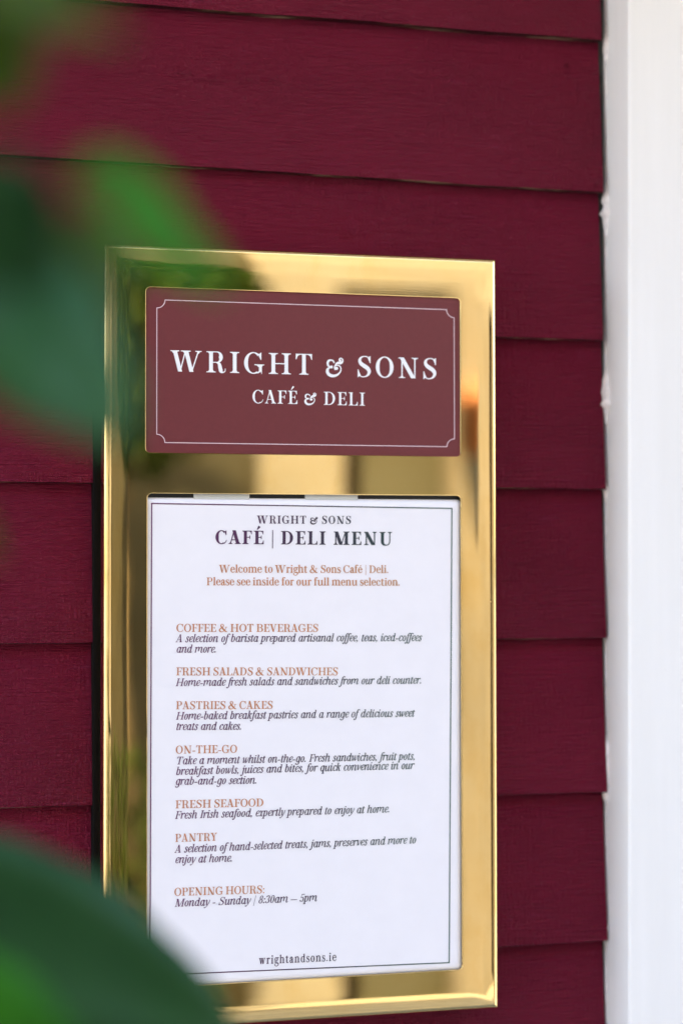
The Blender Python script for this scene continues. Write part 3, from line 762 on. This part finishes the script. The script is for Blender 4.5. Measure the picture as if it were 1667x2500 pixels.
# ---------------------------------------------------------------- leafy shrub in the foreground
M_LEAF = [leaf_mat('bright_leaf', (.026, .14, .006), (.040, .20, .010), .45, .5),
          leaf_mat('dark_leaf', (.012, .050, .014), (.018, .068, .017), .15, .36),
          leaf_mat('olive_leaf', (.040, .072, .002), (.058, .095, .003), .40),
          leaf_mat('sheen_leaf', (.030, .105, .034), (.042, .135, .044), .25, .4)]  # last one: sky sheen on a dark leaf, put into a paler base colour
M_STEM = simple('brown_bark', (.06, .045, .025), .8, var=.4, sc=60, bump=.5, bsc=150)
def leaf_mesh(ln, wd, curl, fold, seed):
    rnd = random.Random(seed); V, Fc = [], []; n = 14
    for i in range(n+1):
        t = i/n; s = math.sin(math.pi*min(1, t*.97+.015)**.85)**.8*(1-.25*t)
        hw = wd/2*s+.0006; x = ln*t; z = -curl*ln*t*t+.0015*math.sin(t*9+seed)
        for k in (-1, -.5, 0, .5, 1):
            V.append((x, hw*k*(1+.03*math.sin(t*20+k*3)), z+fold*abs(k)*hw+.0012*math.sin(t*14+seed+k)))
    for i in range(n):
        for k in range(4): Fc.append([i*5+k, (i+1)*5+k, (i+1)*5+k+1, i*5+k+1])
    return V, Fc
shrub = thing('shrub', 'leafy green shrub close to the camera, out of focus at the left', 'shrub', (-.62, -1.0, GZ))
def leaf(base, tip, wd, nrm, m, curl=.12, fold=.25, seed=0):
    base, tip, nrm = Vector(base), Vector(tip), Vector(nrm)
    d = tip-base; ln = d.length; X = d.normalized(); Z = (nrm-nrm.dot(X)*X).normalized(); Y = Z.cross(X)
    V, Fc = leaf_mesh(ln, wd, curl, fold, seed)
    V = [base+X*a+Y*b_+Z*(c+curl*ln*a/ln) for a, b_, c in V]
    o = obj('leaf', V, Fc, M_LEAF[m], shrub, True)
    sd = o.modifiers.new('thick', 'SOLIDIFY'); sd.thickness = .0005
    return o
LEAVES = []
# base, tip, width, normal, material, curl, fold
for i, a in enumerate([
    ((-0.3303, -1.0600, 0.1838), (-0.2833, -1.0500, 0.1496), 0.060, (0.1, -0.6, 0.8), 0, 0.10, 0.12),
    ((-0.3667, -1.0300, 0.1641), (-0.3048, -1.0000, 0.1057), 0.066, (-0.4, -0.65, 0.6), 3, 0.10, 0.10),
    ((-0.3379, -0.9800, 0.1795), (-0.3059, -0.9600, 0.1392), 0.054, (0.6, -0.5, -0.3), 2, 0.15, 0.25),
    ((-0.3699, -1.0400, 0.1811), (-0.3301, -1.0300, 0.1546), 0.048, (-0.2, -0.8, 0.1), 1, 0.10, 0.20),
    ((-0.3708, -1.0800, 0.2335), (-0.3180, -1.0700, 0.2230), 0.056, (0.0, -0.6, 0.7), 2, 0.10, 0.20),
    ((-0.3644, -0.9800, 0.2644), (-0.3236, -0.9700, 0.2568), 0.046, (0.2, -0.9, -0.2), 1, 0.10, 0.20),
    ((-0.3667, -1.0500, 0.2390), (-0.3475, -1.0400, 0.2053), 0.050, (0.2, -0.9, 0.2), 2, 0.10, 0.20),
    ((-0.3917, -0.8000, -0.0650), (-0.2200, -0.7600, -0.1544), 0.086, (0.05, -0.9, 0.25), 1, 0.10, 0.20),
    ((-0.3875, -0.9000, -0.0874), (-0.2996, -0.8800, -0.1426), 0.056, (0.2, -0.9, 0.3), 0, 0.10, 0.25),
    ((-0.3739, -0.9400, 0.1006), (-0.3423, -0.9300, 0.0649), 0.016, (0.1, -0.9, 0.2), 2, 0.10, 0.20),
    ]): leaf(*a, seed=i)
def branch(pts, r0, r1):
    V, Fc = [], []; q = spline(pts, 8); n = 8
    for i, p in enumerate(q):
        p = Vector(p); t = (Vector(q[min(i+1, len(q)-1)])-Vector(q[max(i-1, 0)])).normalized(); a = t.orthogonal().normalized(); b_ = t.cross(a); r = r0+(r1-r0)*i/(len(q)-1)
        V += [p+(a*math.cos(k*math.tau/n)+b_*math.sin(k*math.tau/n))*r for k in range(n)]
    for i in range(len(q)-1):
        for k in range(n): Fc.append([i*n+k, i*n+(k+1) % n, (i+1)*n+(k+1) % n, (i+1)*n+k])
    return obj('branch', V, Fc, M_STEM, shrub, True)
BR = [[(-.62, -1.0, GZ), (-.60, -.98, -.8), (-.52, -.98, -.2), (-.40, -1.01, .19)],
      [(-.60, -.98, -.8), (-.57, -.90, -.4), (-.50, -.80, -.1), (-.40, -.75, -.03)],
      [(-.57, -.98, -.5), (-.55, -1.02, 0), (-.47, -1.05, .25), (-.40, -1.04, .33)],
      [(-.60, -.97, -.8), (-.75, -.92, -.2), (-.72, -.95, .3)]]
for i, b_ in enumerate(BR): branch(b_, (.010, .007, .006, .007)[i], .002)
rnd = random.Random(8)
for i in range(64):                                       # the rest of the shrub, left of the picture
    q = spline(BR[i % 4], 8); p = Vector(q[rnd.randrange(len(q)//3, len(q))])
    d = Vector((rnd.uniform(-1, .2), rnd.uniform(-.6, .6), rnd.uniform(-.5, .5))).normalized()
    tip = p+d*rnd.uniform(.06, .12)
    if tip.x > -.40 or p.x > -.405: tip.x = min(tip.x, -.44); p.x = min(p.x, -.42)
    leaf(p, tip, rnd.uniform(.026, .045), (rnd.uniform(-.5, .5), -.6, .7), rnd.choice((0, 1, 1, 2)), seed=20+i)

# ---------------------------------------------------------------- what the polished brass looks at across the street
M_CREAM = simple('cream_render', (.142, .135, .125), .85, var=.16, sc=1.6, bump=.2, bsc=60)
M_STONE = simple('sandstone_render', (.108, .098, .086), .85, var=.18, sc=1.3, bump=.2, bsc=60)
M_DGREEN = simple('dark_green_joinery', (.021, .019, .010), .5, var=.2, sc=4)
M_OLIVE = simple('olive_door_paint', (.044, .044, .031), .5, var=.06, sc=4)
M_DARK = simple('dark_recess', (.012, .009, .006), .7, spec=.1)
M_TERRA = simple('terracotta', (.28, .115, .055), .8, var=.1, sc=12)
bld = thing('shop_building', 'cream rendered shop building across the street', 'building', (2.5, -4.2, GZ))
FY = -4.0
boxes('wall', [(.834, 1.085, FY-.3, FY, GZ, .91), (.834, 8, FY-.3, FY+.003, .91, 4.0), (-.4, .834, FY-.3, FY-.02, 2.3, 4.0), (-8, -.4, FY-.3, FY, GZ, 4.0)], M_CREAM, bld)
boxes('door', [(1.185, 1.46, FY-.2, FY-.12, GZ, .91)], M_OLIVE, bld)
boxes('wall', [(1.46, 2.45, FY-.3, FY+.002, GZ, .91), (3.0, 4.4, FY-.3, FY, GZ, .91), (5.6, 8, FY-.3, FY, GZ, .91)], M_STONE, bld)
boxes('window', [(2.45, 3.0, FY-.3, FY-.15, GZ, .91)], M_DARK, bld); boxes('window', [(4.4, 5.6, FY-.3, FY-.15, GZ, .91)], M_DARK, bld)
boxes('door_frame', [(1.085, 1.185, FY-.2, FY-.16, GZ, .91)], M_DARK, bld)
boxes('shopfront', [(-.4, .834, FY-.3, FY-.05, GZ, 2.3)], M_DGREEN, bld)
pot = thing('plant_pot', 'terracotta plant pot on the cream wall across the street', 'pot', (1.54, -3.88, .38))
V, Fc = [], []
for z, r in ((.38, .075), (.56, .105), (.56, .115), (.61, .115), (.61, .10), (.54, .09)):
    V += [(1.54+r*math.cos(k*math.tau/20), -3.88+r*math.sin(k*math.tau/20), z) for k in range(20)]
Fc = [[j*20+k, j*20+(k+1) % 20, (j+1)*20+(k+1) % 20, (j+1)*20+k] for j in range(5) for k in range(20)]+[list(range(20))[::-1], [100+k for k in range(20)]]
obj('body', V, Fc, M_TERRA, pot, True)
M_HEDGE = leaf_mat('hedge_leaf', (.018, .032, .006), (.030, .050, .008), .2)
hedge = thing('hedge', 'clipped green hedge across the street', 'hedge', (-.9, -3.4, GZ))
rnd = random.Random(3); V, Fc = [], []
for i in range(11000):
    c = Vector((rnd.uniform(-2.4, .55), rnd.uniform(-3.7, -3.1), rnd.uniform(GZ, -.44+.05*rnd.random())))
    if rnd.random() < .7: c.y = -3.1+rnd.uniform(-.08, .03)
    a = Vector((rnd.gauss(0, 1), rnd.gauss(0, 1), rnd.gauss(0, 1))).normalized(); b_ = a.orthogonal().normalized(); s = rnd.uniform(.016, .03)
    n0 = len(V); V += [c-a*s, c+b_*s*.5, c+a*s, c-b_*s*.5]; Fc.append([n0, n0+1, n0+2, n0+3])
obj('foliage', V, Fc, M_HEDGE, hedge)
tree = thing('bay_tree', 'round clipped bay tree beside the green shopfront across the street', 'tree', (.30, -3.3, GZ))
V, Fc = [], []
for i in range(4200):
    d = Vector((rnd.gauss(0, 1), rnd.gauss(0, 1), rnd.gauss(0, 1))).normalized(); rr = .42*rnd.random()**.25*(1+.15*noise.noise(d*3))
    c = Vector((.30, -3.3, .70))+d*rr
    a = Vector((rnd.gauss(0, 1), rnd.gauss(0, 1), rnd.gauss(0, 1))).normalized(); b_ = a.orthogonal().normalized(); s = rnd.uniform(.02, .04)
    n0 = len(V); V += [c-a*s, c+b_*s*.45, c+a*s, c-b_*s*.45]; Fc.append([n0, n0+1, n0+2, n0+3])
obj('crown', V, Fc, M_HEDGE, tree)
V, Fc = [], []
for z, r in ((GZ, .035), (-.6, .026), (.5, .02)): V += [(.30+r*math.cos(k*math.tau/10), -3.3+r*math.sin(k*math.tau/10), z) for k in range(10)]
for j in range(2): Fc += [[j*10+k, j*10+(k+1) % 10, j*10+10+(k+1) % 10, j*10+10+k] for k in range(10)]
obj('trunk', V, Fc, M_STEM, tree, True)
